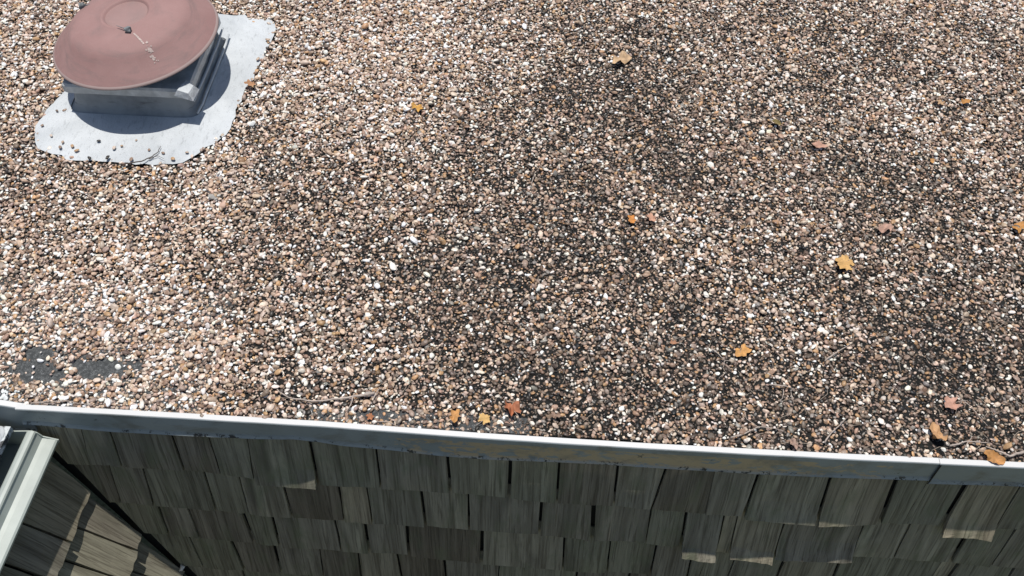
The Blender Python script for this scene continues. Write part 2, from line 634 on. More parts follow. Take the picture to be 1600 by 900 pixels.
def lump(name, c, s, mat, parent, seed):
    bm = bmesh.new()
    bmesh.ops.create_icosphere(bm, subdivisions=2, radius=1.0)
    V = []
    for v_ in bm.verts:
        d = 1 + 0.55 * mnoise.noise(v_.co * 1.7 + Vector((seed, 0, 0)))
        V.append((c[0] + v_.co.x * s[0] * d, c[1] + v_.co.y * s[1] * d, c[2] + v_.co.z * s[2] * d))
    Fq = [tuple(x.index for x in q.verts) for q in bm.faces]
    bm.free()
    return obj(name, V, Fq, mat, parent)


def hood_px(px, lift=0.001):
    """place on the hood surface seen at a pixel"""
    d = ray(np.array(px, float)); best = None
    for t in np.linspace(2.0, 4.2, 4000):
        P = CAM + d * t
        x, y, z = P[0] - VX, P[1] - VY, P[2] - HZ
        xl = x * math.cos(TILT) + z * math.sin(TILT); zl = -x * math.sin(TILT) + z * math.cos(TILT)
        r = math.hypot(xl, y)
        if r < 0.257 and zl + HZ <= zprof(r):
            return r, math.atan2(y, xl)
    return 0.12, -1.2


for i, p in enumerate(((202, 49), (129, 12))):
    r, a = hood_px(p)
    c = hood_at(r, a, 0.007)
    l = lump('anchor_lump', c, (0.012, 0.010, 0.010), M_LEAD, hood, i * 3.1)
    sgn = -1 if i == 0 else 1
    wv, wf = tube([hood_at(r, a, 0.008), (c[0] + sgn * 0.022, c[1] + 0.006, c[2] + 0.001), (c[0] + sgn * 0.040, c[1] + 0.012, c[2] + 0.004)], [0.0018, 0.0014, 0.0007], 5)
    obj('wire_end', wv, wf, M_LEAD, hood)
# pale streak and dropping
pts = [hood_px(p) for p in ((209, 52), (214, 57), (219, 62), (225, 69))]
V = []
for i, (r, a) in enumerate(pts):
    w = (0.0022, 0.0030, 0.0032, 0.0022)[i] / max(r, 0.05)
    V += [hood_at(r, a - w, 0.0009), hood_at(r, a + w, 0.0009)]
obj('pale_streak', V, [(0, 1, 3, 2), (2, 3, 5, 4), (4, 5, 7, 6)], M_STAIN, hood)
r0, a0 = hood_px((237, 84))
for k in range(22):
    r = r0 + rng.normal(0, 0.012); a = a0 + rng.normal(0, 0.035); s = abs(rng.normal(0, 0.0022)) + 0.0008
    if r > 0.25: continue
    V = [hood_at(r + s * math.cos(q) * rng.uniform(.6, 1.3), a + s * math.sin(q) * rng.uniform(.6, 1.3) / r, 0.0009) for q in np.linspace(0, 2 * math.pi, 8)[:-1]]
    obj('dropping_spot', V, [tuple(range(7))], M_STAIN, hood)

# ------------------------------------------------------------------ stones
STONES = []


def stone_mesh(i):
    bm = bmesh.new()
    bmesh.ops.create_icosphere(bm, subdivisions=2, radius=1.0)
    sd = Vector((i * 5.3, i * 2.1, i * 7.7))
    sq = random.uniform(0.42, 0.66)
    el = random.uniform(0.68, 0.95)
    for v_ in bm.verts:
        d = 1 + 0.26 * mnoise.noise(v_.co * 1.1 + sd) + 0.12 * mnoise.noise(v_.co * 2.4 + sd)
        p = v_.co * d
        v_.co = Vector((p.x, p.y * el, p.z * sq))
    me = bpy.data.meshes.new('pebble')
    bm.to_mesh(me)
    bm.free()
    me.polygons.foreach_set('use_smooth', [i % 3 != 0] * len(me.polygons))
    me.materials.append(M_PEB)
    return me


MESHES = [stone_mesh(i) for i in range(10)]

waves = [(rng.normal(0, 1, 2), rng.uniform(0, 6.28)) for _ in range(40)]


def field(P, scale, k0, k1):
    s = np.zeros(len(P))
    for w, ph in waves[k0:k1]:
        s += np.sin((P[:, 0] * w[0] + P[:, 1] * w[1]) * scale + ph)
    return s / math.sqrt((k1 - k0) / 2)


def sstep(x, a, b):
    t = np.clip((x - a) / (b - a), 0, 1)
    return t * t * (3 - 2 * t)


def looseness(P):
    """1 = clean deep gravel, 0 = stones sunk in black tar"""
    x, y = P[:, 0], P[:, 1]
    l = 0.18 + 0.82 * sstep(-x, 0.05, 1.25) + 0.46 * sstep(y, 0.7, 1.8) + 0.28 * sstep(x, 0.9, 1.7) * sstep(y, 0.5, 1.2)
    l -= 0.22 * sstep(x, 0.0, 0.7) * sstep(-y, -0.75, -0.1)
    l += 0.15 * field(P, 2.4, 0, 10) + 0.12 * field(P, 7.0, 10, 24) + 0.07 * field(P, 24.0, 24, 40)
    return np.clip(l, 0, 1)


BARE = [((165, 577), (55, 15)), ((66, 580), (36, 13)), ((72, 551), (26, 9)), ((210, 592), (20, 8)), ((606, 650), (38, 6)), ((735, 664), (28, 5)),
        ((1466, 698), (20, 6))]


def bareness(P):
    px = to_px(np.c_[P, np.zeros(len(P))])
    b = np.zeros(len(P))
    wob = 0.20 * field(P, 30.0, 4, 20) + 0.16 * field(P, 75.0, 20, 40)
    for (cx, cy), (rx, ry) in BARE:
        d = np.hypot((px[:, 0] - cx) / rx, (px[:, 1] - cy) / ry) + wob
        b = np.maximum(b, sstep(-d, -1.12, -0.88))
    return b


SP = 0.0086
gx = np.arange(GX0, GX1, SP)
gy = np.arange(0.003, GY1, SP * 0.866)
XX, YY = np.meshgrid(gx, gy)
XX = XX + (np.arange(len(gy)) % 2)[:, None] * SP / 2
P = np.c_[XX.ravel(), YY.ravel()] + rng.uniform(-0.42, 0.42, (XX.size, 2)) * SP
P[:, 1] = np.maximum(P[:, 1], 0.002)
base_n = len(P)
L = looseness(P)
# loose upper layer
n2 = int(base_n * 0.26)
Q = np.c_[rng.uniform(GX0, GX1, n2), rng.uniform(0.012, GY1, n2)]
LQ = looseness(Q)
keep = rng.random(n2) < (0.10 + 0.85 * LQ)
Q, LQ = Q[keep], LQ[keep]
ALL = np.r_[P, Q]
LL = np.r_[L, LQ]
TOP = np.r_[np.zeros(len(P), bool), np.ones(len(Q), bool)]
size = np.clip(rng.lognormal(math.log(0.0042), 0.33, len(ALL)), 0.0024, 0.0092)
size *= 0.97 + 0.14 * LL
big = rng.random(len(ALL)) < 0.02
size[big] *= 1.3
# drop stones: inside the apron, in bare patches, at random in tarry zones
shr = cc + (APL - cc) * (1 + rng.normal(0, 0.004, (len(APL), 1)))
ina = in_poly(ALL + rng.normal(0, 0.011, ALL.shape), shr)
br = bareness(ALL)
drop = ina | (rng.random(len(ALL)) < br * 0.93) | (~TOP & (rng.random(len(ALL)) < 0.06 * (1 - LL)))
# the metal edge keeps a thin ragged margin
drop |= ALL[:, 1] < (0.0010 + 0.0022 * np.clip(field(ALL, 30.0, 10, 24) + rng.normal(0, .5, len(ALL)), 0, 2))
drop |= (ALL[:, 0] < -1.335) & (ALL[:, 1] < 0.012)
ALL, LL, TOP, size = ALL[~drop], LL[~drop], TOP[~drop], size[~drop]
N = len(ALL)
zz = np.where(TOP, size * rng.uniform(0.7, 1.25, N) + 0.003 * LL, size * (0.12 + 0.30 * LL) + rng.normal(0, 0.0012, N))
# colours
PAL = np.array([(0.78, 0.74, 0.69), (0.58, 0.475, 0.395), (0.43, 0.322, 0.238), (0.42, 0.262, 0.140), (0.265, 0.178, 0.128), (0.32, 0.245, 0.205), (0.16, 0.118, 0.092), (0.030, 0.026, 0.022), (0.42, 0.29, 0.22)])
w_loose = np.array([0.22, 0.21, 0.15, 0.065, 0.11, 0.10, 0.06, 0.01, 0.075])
w_tar = np.array([0.14, 0.12, 0.10, 0.06, 0.15, 0.10, 0.15, 0.12, 0.06])
lum = LL[:, None]
W = w_loose * lum + w_tar * (1 - lum)
W /= W.sum(1, keepdims=True)
cum = W.cumsum(1)
pick = np.minimum((rng.random((N, 1)) > cum).sum(1), len(PAL) - 1)
colr = PAL[pick] * rng.lognormal(0, 0.17, (N, 1)) * (1 + rng.normal(0, 0.018, (N, 3)))
tarred = (rng.random(N) < 0.52 * (1 - LL)) & (~TOP | (rng.random(N) < 0.4))
colr[tarred] *= 0.33
colr *= np.array([0.95, 0.895, 0.83]) * (1 - lum) + np.array([1.10, 1.075, 1.05]) * lum
pxa = to_px(np.c_[ALL, np.zeros(N)])
whitewash = (ALL[:, 0] < -1.335 + rng.normal(0, .012, N)) & (ALL[:, 1] < 0.055 + rng.normal(0, .02, N))
colr[whitewash] = np.array([0.66, 0.69, 0.69]) * rng.uniform(0.85, 1.1, (whitewash.sum(), 1))
colr = np.clip(colr, 0.012, 0.8)
rot = np.c_[rng.normal(0, 0.32, N), rng.normal(0, 0.32, N), rng.uniform(0, 6.283, N)]
scl = size[:, None] * np.c_[rng.uniform(0.9, 1.3, N), rng.uniform(0.8, 1.1, N), rng.uniform(0.85, 1.15, N)]
idx = rng.integers(0, len(MESHES), N)

# the 300 stones that show largest are single pieces, the rest one mass
dist = np.linalg.norm(np.c_[ALL, zz] - CAM, axis=1)
inframe = (pxa[:, 0] > 8) & (pxa[:, 0] < 1592) & (pxa[:, 1] > 8) & (pxa[:, 1] < 730)
score = np.where(inframe, scl.max(1) / dist * (0.6 + 0.4 * colr.mean(1)) * np.where(zz > 0.0, 1, 0.5), 0)
order = np.argsort(-score)
single = order[:268]
rest = np.ones(N, bool)
rest[single] = False


def pebble(loc, rt, sc, c, i):
    o = bpy.data.objects.new('pebble', MESHES[i])
    COL.objects.link(o)
    o.parent = roof
    o.location = loc
    o.rotation_euler = rt
    o.scale = sc
    o['col'] = [float(q) for q in c]
    return o


peb_objs = []
for k in single:
    peb_objs.append(pebble((ALL[k, 0], ALL[k, 1], zz[k]), rot[k], scl[k], colr[k], int(idx[k])))
# a few strays on the flashing
for px in ((154, 220), (213, 219), (190, 228), (178, 231), (255, 239), (233, 234), (394, 124), (360, 205), (113, 228), (94, 230), (120, 235), (80, 212), (66, 196), (140, 247), (168, 246), (205, 249), (270, 248), (318, 232), (345, 214), (372, 182), (385, 160), (403, 92), (418, 62), (98, 222), (101, 172), (89, 173), (292, 238)):
    w = on_z(np.array(px, float), 0.016)
    s = rng.uniform(0.004, 0.0075)
    c = PAL[rng.integers(1, 8)]
    peb_objs.append(pebble((w[0], w[1], 0.0165), (0, 0, rng.uniform(0, 6)), (s * 1.2, s, s), c, int(rng.integers(0, 10))))

src = {}
for o in peb_objs:
    src.setdefault(o.data.name, o)
sources = [src[m.name] for m in MESHES if m.name in src]
remap = {m.name: i for i, m in enumerate([s.data for s in sources])}
idx2 = np.array([remap.get(MESHES[i].name, 0) for i in idx])

gm = bpy.data.meshes.new('gravel')
R_ = np.where(rest)[0]
gm.vertices.add(len(R_))
gm.vertices.foreach_set('co', np.c_[ALL[R_], zz[R_]].astype(np.float32).ravel())
for nm, ty, arr, key in (('rot', 'FLOAT_VECTOR', rot[R_], 'vector'), ('scl', 'FLOAT_VECTOR', scl[R_], 'vector'), ('col', 'FLOAT_COLOR', np.c_[colr[R_], np.ones(len(R_))], 'color')):
    at = gm.attributes.new(nm, ty, 'POINT')
    at.data.foreach_set(key, arr.astype(np.float32).ravel())
at = gm.attributes.new('idx', 'INT', 'POINT')
at.data.foreach_set('value', idx2[R_].astype(np.int32))
gm.materials.append(M_PEB)
gravel = bpy.data.objects.new('gravel', gm)
COL.objects.link(gravel)
gravel.parent = roof
tag(gravel, kind='stuff')
ng = bpy.data.node_groups.new('scatter_stones', 'GeometryNodeTree')
ng.interface.new_socket('Geometry', in_out='INPUT', socket_type='NodeSocketGeometry')
ng.interface.new_socket('Geometry', in_out='OUTPUT', socket_type='NodeSocketGeometry')
gi = ng.nodes.new('NodeGroupInput'); go = ng.nodes.new('NodeGroupOutput')
iop = ng.nodes.new('GeometryNodeInstanceOnPoints')
jg = ng.nodes.new('GeometryNodeJoinGeometry')
for s in reversed(sources):
    oi = ng.nodes.new('GeometryNodeObjectInfo')
    oi.transform_space = 'ORIGINAL'
    oi.inputs['Object'].default_value = s
    g2i = ng.nodes.new('GeometryNodeGeometryToInstance')
    ng.links.new(oi.outputs['Geometry'], g2i.inputs[0])
    ng.links.new(g2i.outputs[0], jg.inputs[0])


def named(n, ty):
    a = ng.nodes.new('GeometryNodeInputNamedAttribute')
    a.data_type = ty
    a.inputs['Name'].default_value = n
    return a.outputs['Attribute']


ng.links.new(gi.outputs[0], iop.inputs['Points'])
ng.links.new(jg.outputs[0], iop.inputs['Instance'])
iop.inputs['Pick Instance'].default_value = True
ng.links.new(named('idx', 'INT'), iop.inputs['Instance Index'])
e2r = ng.nodes.new('FunctionNodeEulerToRotation')
ng.links.new(named('rot', 'FLOAT_VECTOR'), e2r.inputs[0])
ng.links.new(e2r.outputs[0], iop.inputs['Rotation'])
ng.links.new(named('scl', 'FLOAT_VECTOR'), iop.inputs['Scale'])
ng.links.new(iop.outputs[0], go.inputs[0])
md = gravel.modifiers.new('scatter', 'NODES')
md.node_group = ng

# ------------------------------------------------------------------ metal roof edge
trim = empty('roof_edge_trim', (0, -0.02, 0), 'grey painted metal strip along the gravel roof edge, paint peeling', 'metal trim')
BOT_PX = [(60, 668), (180, 680), (313, 685.5), (393, 690.7), (436, 692), (456, 691.5), (500, 696), (533, 701), (607, 707), (680, 714), (778, 720), (871, 723), (949, 727), (1050, 733.5), (1180, 742.5), (1318, 749.5), (1443, 755)]
B3 = on_plane(np.array(BOT_PX, float), (0, 1, 0), -0.030)
BX, BZ = B3[:, 0], B3[:, 2]
B3r = on_plane(np.array([(1440, 759.5), (1520, 763.5), (1600, 767)], float), (0, 1, 0), -0.031)
EDGE_PX = [(40, 634), (270, 646.5), (500, 660), (750, 678.5), (1000, 694), (1300, 710), (1600, 724)]
E3 = on_z(np.array(EDGE_PX, float), 0.003)


def edge_y(x):
    return float(np.interp(x, E3[:, 0], E3[:, 1]))


def trim_piece(x0, x1, zbot, n, push=0.0, rise=None, label=None):
    """a gravel stop: flange on the roof, lip, face and kicked-out drip hem"""
    xs = np.linspace(x0, x1, n)
    V = []
    for x in xs:
        ey = edge_y(x)
        zb = zbot(x)
        r = 0.0 if rise is None else rise(x)
        w = 0.0012 * mnoise.noise(Vector((x * 7, 0, 3)))
        w2 = 0.0032 * mnoise.noise(Vector((x * 4, 5, 3)))
        sec = [(ey + 0.0050, -0.004 + r * 0.6), (ey + 0.0035, 0.0045 + r), (ey + 0.001, 0.0075 + r), (ey - 0.0125 - w, 0.0078 + r), (ey - 0.0150 - w, 0.0050 + r),
               (ey - 0.0165 + w2, zb * 0.35), (ey - 0.0175 + w2, zb + 0.012), (ey - 0.0205 + w2, zb + 0.004), (ey - 0.0225 + w2, zb), (ey - 0.0195 + w2, zb - 0.0008), (ey - 0.0145 + w2, zb + 0.010), (ey - 0.0125, zb * 0.35), (ey - 0.009, 0.001 + r), (ey + 0.002, -0.004 + r * 0.6)]
        for (y, z) in sec:
            V.append((x, y - push, z + push))
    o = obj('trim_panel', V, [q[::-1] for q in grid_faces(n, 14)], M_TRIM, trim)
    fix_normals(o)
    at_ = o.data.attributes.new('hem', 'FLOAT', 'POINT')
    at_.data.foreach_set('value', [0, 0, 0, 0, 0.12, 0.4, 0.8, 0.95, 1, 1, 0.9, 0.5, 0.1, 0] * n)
    if label: o['label'] = label
    return o


XJ = float(on_z(np.array((1462.0, 728.0)), 0.0)[0])
sx_ = on_plane(np.array([(1473.0, 730.0), (1445.0, 757.0)]), (0, 1, 0), -0.022)
XJ = float(sx_[:, 0].mean())
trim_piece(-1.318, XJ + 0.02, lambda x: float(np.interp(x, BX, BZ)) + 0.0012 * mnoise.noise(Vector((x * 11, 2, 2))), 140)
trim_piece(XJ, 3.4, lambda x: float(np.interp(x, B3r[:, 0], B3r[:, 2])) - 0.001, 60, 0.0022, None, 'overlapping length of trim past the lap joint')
V = []
for (x, z, y) in ((XJ + 0.002, 0.0075, -0.0178), (XJ + 0.001, -0.02, -0.0200), (XJ - 0.001, sx_[1][2] + 0.006, -0.0235)):
    V += [(x - 0.0022, y, z), (x + 0.0022, y, z)]
obj('lap_shadow_strip', V, [(0, 1, 3, 2), (2, 3, 5, 4)], M_FELT, trim)  # dark strip added to paint in the shadow of the lap gap
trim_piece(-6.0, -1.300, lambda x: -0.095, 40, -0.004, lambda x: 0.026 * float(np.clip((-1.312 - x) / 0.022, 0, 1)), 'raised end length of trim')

# ------------------------------------------------------------------ main shake wall
BAT = 0.10


def wall_y(z):
    return -0.025 + BAT * (z + 0.1)


WN = (0, 1, -BAT)
WD = -0.025 + 0.1 * BAT
KV = 0.334                         # the side wall leans: x grows as it goes down
VX0, VZ0 = -1.281, -0.199


def valley_x(z):
    return VX0 + KV * (VZ0 - z)


wall = empty('shake_wall', (0.8, wall_y(-3.4), -3.4), 'weathered grey wood shake wall below the metal roof edge', 'wall')


def make_shake(M0, wl, wr, tl, tr, exp_h, mat, parent, rs, flare=0.0, thick=0.012, cup=0.0, lift=0.0, amp=0.002, flare_l=1.0, flare_r=1.0, seat=0.016):
    """M0: matrix of the butt centre (x across, -y out, z up the fall). wl/wr = butt edges, tl/tr = head edges"""
    NC, rowsv = (9, (0.0, 0.008, 0.016, 0.026, 0.040, 0.075, exp_h * 0.62, exp_h)) if flare > 0 else (6, (0.0, 0.028, 0.075, exp_h * 0.62, exp_h))
    V = []
    jit = [rs.uniform(-amp, amp) for _ in range(NC)]
    bulge = rs.uniform(-0.004, 0.005)
    slant = rs.uniform(-0.004, 0.004)
    for i, vv in enumerate(rowsv):
        t = vv / exp_h
        for j in range(NC):
            s = j / (NC - 1)
            l = wl + (tl - wl) * t
            r = wr + (tr - wr) * t
            x = l + (r - l) * s
            if j in (0, NC - 1) and 0 < i < len(rowsv) - 1:
                x += rs.uniform(-0.0012, 0.0012)
            n = -seat * t + lift * (1 - t)
            n += cup * (abs(s - 0.5) * 2) ** 2 * (1 - t)
            n += bulge * math.sin(math.pi * s) * math.sin(math.pi * min(1, t * 1.4))
            fl = flare * (flare_l + (flare_r - flare_l) * s)
            if fl > 0: fl *= 1 + 0.22 * mnoise.noise(Vector((x * 45, vv * 30, flare * 900)))
            n += fl * max(0.0, 1 - vv / 0.075) ** 1.4
            V.append((x, -n, vv + (jit[j] + slant * (s - 0.5) if i == 0 else 0)))
    nf = len(V)
    for i, vv in enumerate(rowsv):
        t = vv / exp_h
        for j in range(NC):
            q = V[i * NC + j]
            V.append((q[0], q[1] + thick * (1 - 0.72 * t), q[2] + (0.0008 if i == 0 else 0)))
    nr = len(rowsv)
    Fc = []
    for i in range(nr - 1):
        for j in range(NC - 1):
            a = i * NC + j
            Fc.append((a, a + 1, a + NC + 1, a + NC))
    for j in range(NC - 1):
        Fc.append((j + 1, j, nf + j, nf + j + 1))
    for i in range(nr - 1):
        a, b = i * NC, (i + 1) * NC
        Fc.append((a, b, nf + b, nf + a))
        a, b = i * NC + NC - 1, (i + 1) * NC + NC - 1
        Fc.append((b, a, nf + a, nf + b))
    Fc.append((nf, nf + (nr - 1) * NC, nf + nr * NC - 1, nf + NC - 1))
    me = bpy.data.meshes.new('shake')
    me.from_pydata(V, [], Fc)
    me.materials.append(mat)
    o = bpy.data.objects.new('shake', me)
    COL.objects.link(o)
    o.parent = parent
    o.matrix_basis = Matrix.Translation(-origin_of(parent)) @ M0
    return o


ROWS = [
    # row: butt line (x px, y px) samples ; joints (top x,y, bottom x,y, gap px)
    dict(butt=[(100, 725), (142, 727), (240, 733), (287, 735), (345, 742), (384, 748), (398, 757), (496, 757), (497, 759), (594, 763), (704, 770), (795, 779), (870, 787), (960, 791), (1018, 797), (1102, 804), (1161, 807), (1276, 815), (1374, 817), (1470, 820), (1476, 832), (1556, 833), (1558, 826), (1640, 830)],
         joints=[(125, 682, 142, 727, 2), (169, 682, 190, 729, 4), (265, 685, 287, 735, 5), (323, 688, 345, 742, 3), (384, 692, 398, 755, 2), (482, 696, 496, 752, 6), (586, 706, 594, 756, 5), (698, 716, 704, 768, 7), (797, 722, 795, 778, 7), (874, 724, 870, 783, 4), (966, 729, 959, 787, 5), (1043, 733, 1018, 796, 5), (1117, 746, 1102, 804, 1), (1187, 744, 1161, 806, 6), (1300, 750, 1276, 812, 7), (1403, 755, 1374, 815, 10), (1450, 761, 1411, 815, 2), (1511, 764, 1472, 820, 12), (1596, 768, 1556, 823, 3)]),
    dict(butt=[(150, 782), (210, 787), (300, 795), (360, 800), (420, 807), (500, 813), (582, 817), (660, 821), (733, 829), (843, 835), (925, 844), (1009, 847), (1062, 858), (1118, 863), (1207, 868), (1331, 870), (1397, 872), (1486, 879), (1552, 886), (1640, 890)],
         joints=[(166, 728, 190, 787, 3), (219, 733, 240, 788, 5), (317, 743, 337, 796, 4), (371, 748, 388, 802, 2), (439, 759, 456, 809, 5), (527, 761, 538, 813, 5), (571, 763, 582, 815, 4), (657, 772, 665, 820, 6), (731, 778, 733, 826, 5), (846, 789, 843, 833, 6), (928, 792, 925, 842, 9), (1018, 798, 1009, 846, 3), (1074, 803, 1062, 858, 6), (1133, 808, 1118, 861, 4), (1154, 810, 1139, 863, 2), (1229, 816, 1207, 868, 6), (1354, 819, 1331, 869, 2), (1428, 818, 1397, 871, 4), (1518, 832, 1486, 876, 8), (1592, 830, 1552, 881, 5)]),
    dict(butt=[(200, 826), (264, 836), (311, 841), (396, 849), (437, 856), (533, 861), (577, 864), (639, 868), (752, 881), (845, 889), (915, 893), (1016, 899), (1120, 905), (1300, 914), (1500, 924), (1640, 930)],
         joints=[(245, 795, 264, 835, 5), (289, 795, 311, 839, 4), (377, 804, 396, 847, 8), (423, 809, 437, 855, 7), (522, 817, 533, 859, 5), (569, 822, 577, 862, 7), (634, 822, 639, 866, 7), (753, 834, 752, 880, 8), (882, 844, 879, 891, 5), (954, 847, 949, 893, 4), (1028, 851, 1016, 898, 4), (1085, 862, 1074, 898, 5), (1108, 866, 1094, 898, 2), (1154, 866, 1140, 896, 4), (1230, 871, 1216, 899, 6), (1318, 872, 1304, 899, 5), (1475, 881, 1460, 899, 3), (1501, 883, 1487, 899, 7), (1590, 888, 1576, 906, 4)]),
    dict(butt=[(290, 884), (317, 887), (390, 892), (500, 902), (640, 914), (800, 930), (1000, 942), (1300, 958), (1640, 975)],
         joints=[(293, 843, 317, 885, 4), (359, 849, 377, 881, 8), (427, 859, 441, 899, 7), (498, 862, 505, 899, 4), (558, 868, 564, 899, 4), (619, 870, 626, 899, 5), (693, 878, 696, 899, 6), (780, 886, 779, 899, 3), (903, 893, 901, 905, 4), (985, 899, 980, 915, 5), (1075, 904, 1068, 920, 5), (1170, 908, 1160, 926, 5), (1290, 913, 1278, 930, 6), (1380, 917, 1366, 935, 5), (1500, 924, 1484, 940, 5), (1580, 928, 1564, 945, 5)]),
]
FLARE = {(0, 5): (0.014, 0.1, 1.0, 0), (0, 14): (0.014, 0.5, 1.0, 0), (0, 15): (0.014, 1.0, 0.2, 0), (0, 18): (0.018, 0.95, 1.0, 0), (1, 13): (0.032, 0.95, 1.1, 0), (1, 15): (0.026, 0.85, 1.1, 0), (1, 16): (0.022, 0.9, 0.95, 0)}
rs = random.Random(5)
wall_w = Vector((0, BAT, 1)).normalized()
wall_out = Vector((0, -1, BAT)).normalized()
PXM = 0.0013


def wall_matrix(x, z):
    m = Matrix.Identity(4)
    ux, oy, wz = Vector((1, 0, 0)), -wall_out, wall_w
    for r in range(3):
        m[r][0], m[r][1], m[r][2] = ux[r], oy[r], wz[r]
    m.translation = Vector((x, wall_y(z), z))
    return m


prev = None
for ri in range(8):
    if ri < 4:
        row = ROWS[ri]
        bt = on_plane(np.array(row['butt'], float), WN, WD)
        bx, bz = list(bt[:, 0]), list(bt[:, 2])
        js = []
        for (a, b, c_, d_, g) in row['joints']:
            t_, bo = on_plane(np.array([(a, b), (c_, d_)], float), WN, WD)
            sl_ = (t_[0] - bo[0]) / max(1e-4, (t_[2] - bo[2]))
            js.append((bo[0], bo[2], float(np.clip(sl_, -0.25, 0.25)), g * PXM))
    else:
        bx, bz = [-1.4, 3.5], [-0.60 - 0.186 * (ri - 2) - 0.0, -0.66 - 0.186 * (ri - 2)]
        js = []
    if ri >= 4:
        x = valley_x(bz[0]) + rs.uniform(0.06, 0.16)
        x_end = 3.3
    else:
        x, x_end = js[-1][0] + rs.uniform(0.09, 0.2), 3.3
    while x < x_end:
        js.append((x, float(np.interp(x, bx, bz)), rs.uniform(-0.02, 0.02), rs.uniform(0.003, 0.009)))
        x += rs.uniform(0.08, 0.22)
    zb_of = lambda x, bx=bx, bz=bz: float(np.interp(x, bx, bz))
    up_of = prev
    edges = [None] + js
    for i in range(len(edges) - 1):
        Rj = edges[i + 1]
        if edges[i] is None:
            zc = zb_of(Rj[0])
            xl = valley_x(zc) + 0.004
            Lj = (xl, zc, -KV, 0.004)
        else:
            Lj = edges[i]
        xc = (Lj[0] + Rj[0]) / 2
        zb = zb_of(xc)
        top = -0.055 if up_of is None else up_of(xc) + 0.045
        h = (top - zb) / wall_w.z
        l_b = Lj[0] + Lj[2] * (zb - Lj[1]) + Lj[3] / 2
        r_b = Rj[0] + Rj[2] * (zb - Rj[1]) - Rj[3] / 2
        l_t = l_b + Lj[2] * (top - zb)
        r_t = r_b + Rj[2] * (top - zb)
        if r_b - l_b < 0.012: continue
        if r_t - l_t < 0.01: r_t = l_t + 0.01
        fl = FLARE.get((ri, i + 0), (0, 1, 1, 0))
        # butt follows the course line: slight shear
        zl, zr = zb_of(l_b + 0.004), zb_of(r_b - 0.004)
        o = make_shake(wall_matrix(xc, zb), l_b - xc, r_b - xc, l_t - xc, r_t - xc, h, M_SHAKE, wall, rs, fl[0], 0.0125 + rs.uniform(-.002, .004), rs.uniform(-0.003, 0.004), rs.uniform(-0.003, 0.003) + fl[3], 0.0022, fl[1], fl[2])
        sh_ = (zr - zl) / max(0.02, (r_b - l_b))
        sh_ = float(np.clip(sh_, -0.08, 0.08))
        for v_ in o.data.vertices:
            if v_.co.z < 0.06:
                v_.co.z += sh_ * v_.co.x
    prev = zb_of

# wall sheathing behind the shakes
zs = (-0.02, -3.45)
V = []
for z in zs:
    for x in (-1.75, 3.6):
        for off in (0.024, 0.05):
            V.append((x if x > 0 else valley_x(z) - 0.05, wall_y(z) + off, z))
obj('sheathing', V, [(0, 2, 6, 4), (1, 5, 7, 3), (0, 1, 3, 2), (4, 6, 7, 5), (0, 4, 5, 1), (2, 3, 7, 6)], M_FELT, wall)

# ------------------------------------------------------------------ side shake wall under the gutter
side = empty('side_shake_wall', (valley_x(-3.4), -1.2, -3.4), 'sunlit silvery shake wall meeting the grey wall in the corner under the gutter', 'wall')
s_w = Vector((-KV, 0, 1)).normalized()
s_out = Vector((1, 0, KV)).normalized()
SKEW = 0.11


def side_matrix(y, z):
    m = Matrix.Identity(4)
    ux = Vector((0, 1, 0))         # local x runs into the corner (+Y)
    for r in range(3):
        m[r][0], m[r][1], m[r][2] = ux[r], -s_out[r], s_w[r]
    m.translation = Vector((valley_x(z) - 0.010, y, z))
    return m


s_rows = [(-0.352, [-0.208, -0.318, -0.44]), (-0.588, [-0.130, -0.224, -0.345, -0.45]), (-0.800, [-0.155, -0.262, -0.33, -0.46]), (-1.0, [-0.19, -0.30, -0.41])]
for q in range(4, 8):
    s_rows.append((s_rows[-1][0] - 0.2, [-0.12 - 0.05 * (q % 3), -0.26, -0.40]))
for ri, (zb, jy) in enumerate(s_rows):
    jy = list(jy)
    while jy[-1] > -3.0:
        jy.append(jy[-1] - rs.uniform(0.08, 0.17))
    top = -0.158 if ri == 0 else s_rows[ri - 1][0] + 0.045
    h = (top - zb) / s_w.z
    y_r = wall_y(zb) - 0.008
    for k, yl in enumerate(jy):
        lean = -SKEW if k else -0.0
        g = rs.uniform(0.004, 0.009)
        wl, wr = yl + g / 2, y_r - (g / 2 if k else 0)
        yc = (wl + wr) / 2
        dt = -SKEW * (top - zb)
        z_j = zb + rs.uniform(-0.006, 0.006)
        o = make_shake(side_matrix(yc, z_j), wl - yc, wr - yc, wl - yc + dt, (wr - yc) + (dt if k else BAT * (top - zb)), h, M_SHAKE_L, side, rs, 0.0, 0.021 + rs.uniform(-.001, .003), rs.uniform(0.0, 0.003), rs.uniform(0.0, 0.004) + (0 if ri == 0 else 0.012), 0.0045, seat=0.016 if ri == 0 else 0.032)
        y_r = yl
V = []
for z in (-0.162, -3.45):
    for y in (-3.0, wall_y(z) + 0.02):
        for off in (0.085, 0.12):
            V.append((valley_x(z) - off, y, z))
obj('sheathing', V, [(0, 2, 6, 4), (1, 5, 7, 3), (0, 1, 3, 2), (4, 6, 7, 5), (0, 4, 5, 1), (2, 3, 7, 6)], M_FELT, side)

# ------------------------------------------------------------------ low roof, gutter, pipe cap
GS = 0.035                          # the side wing runs a little off square


def gx_(x, y):
    return x + GS * y


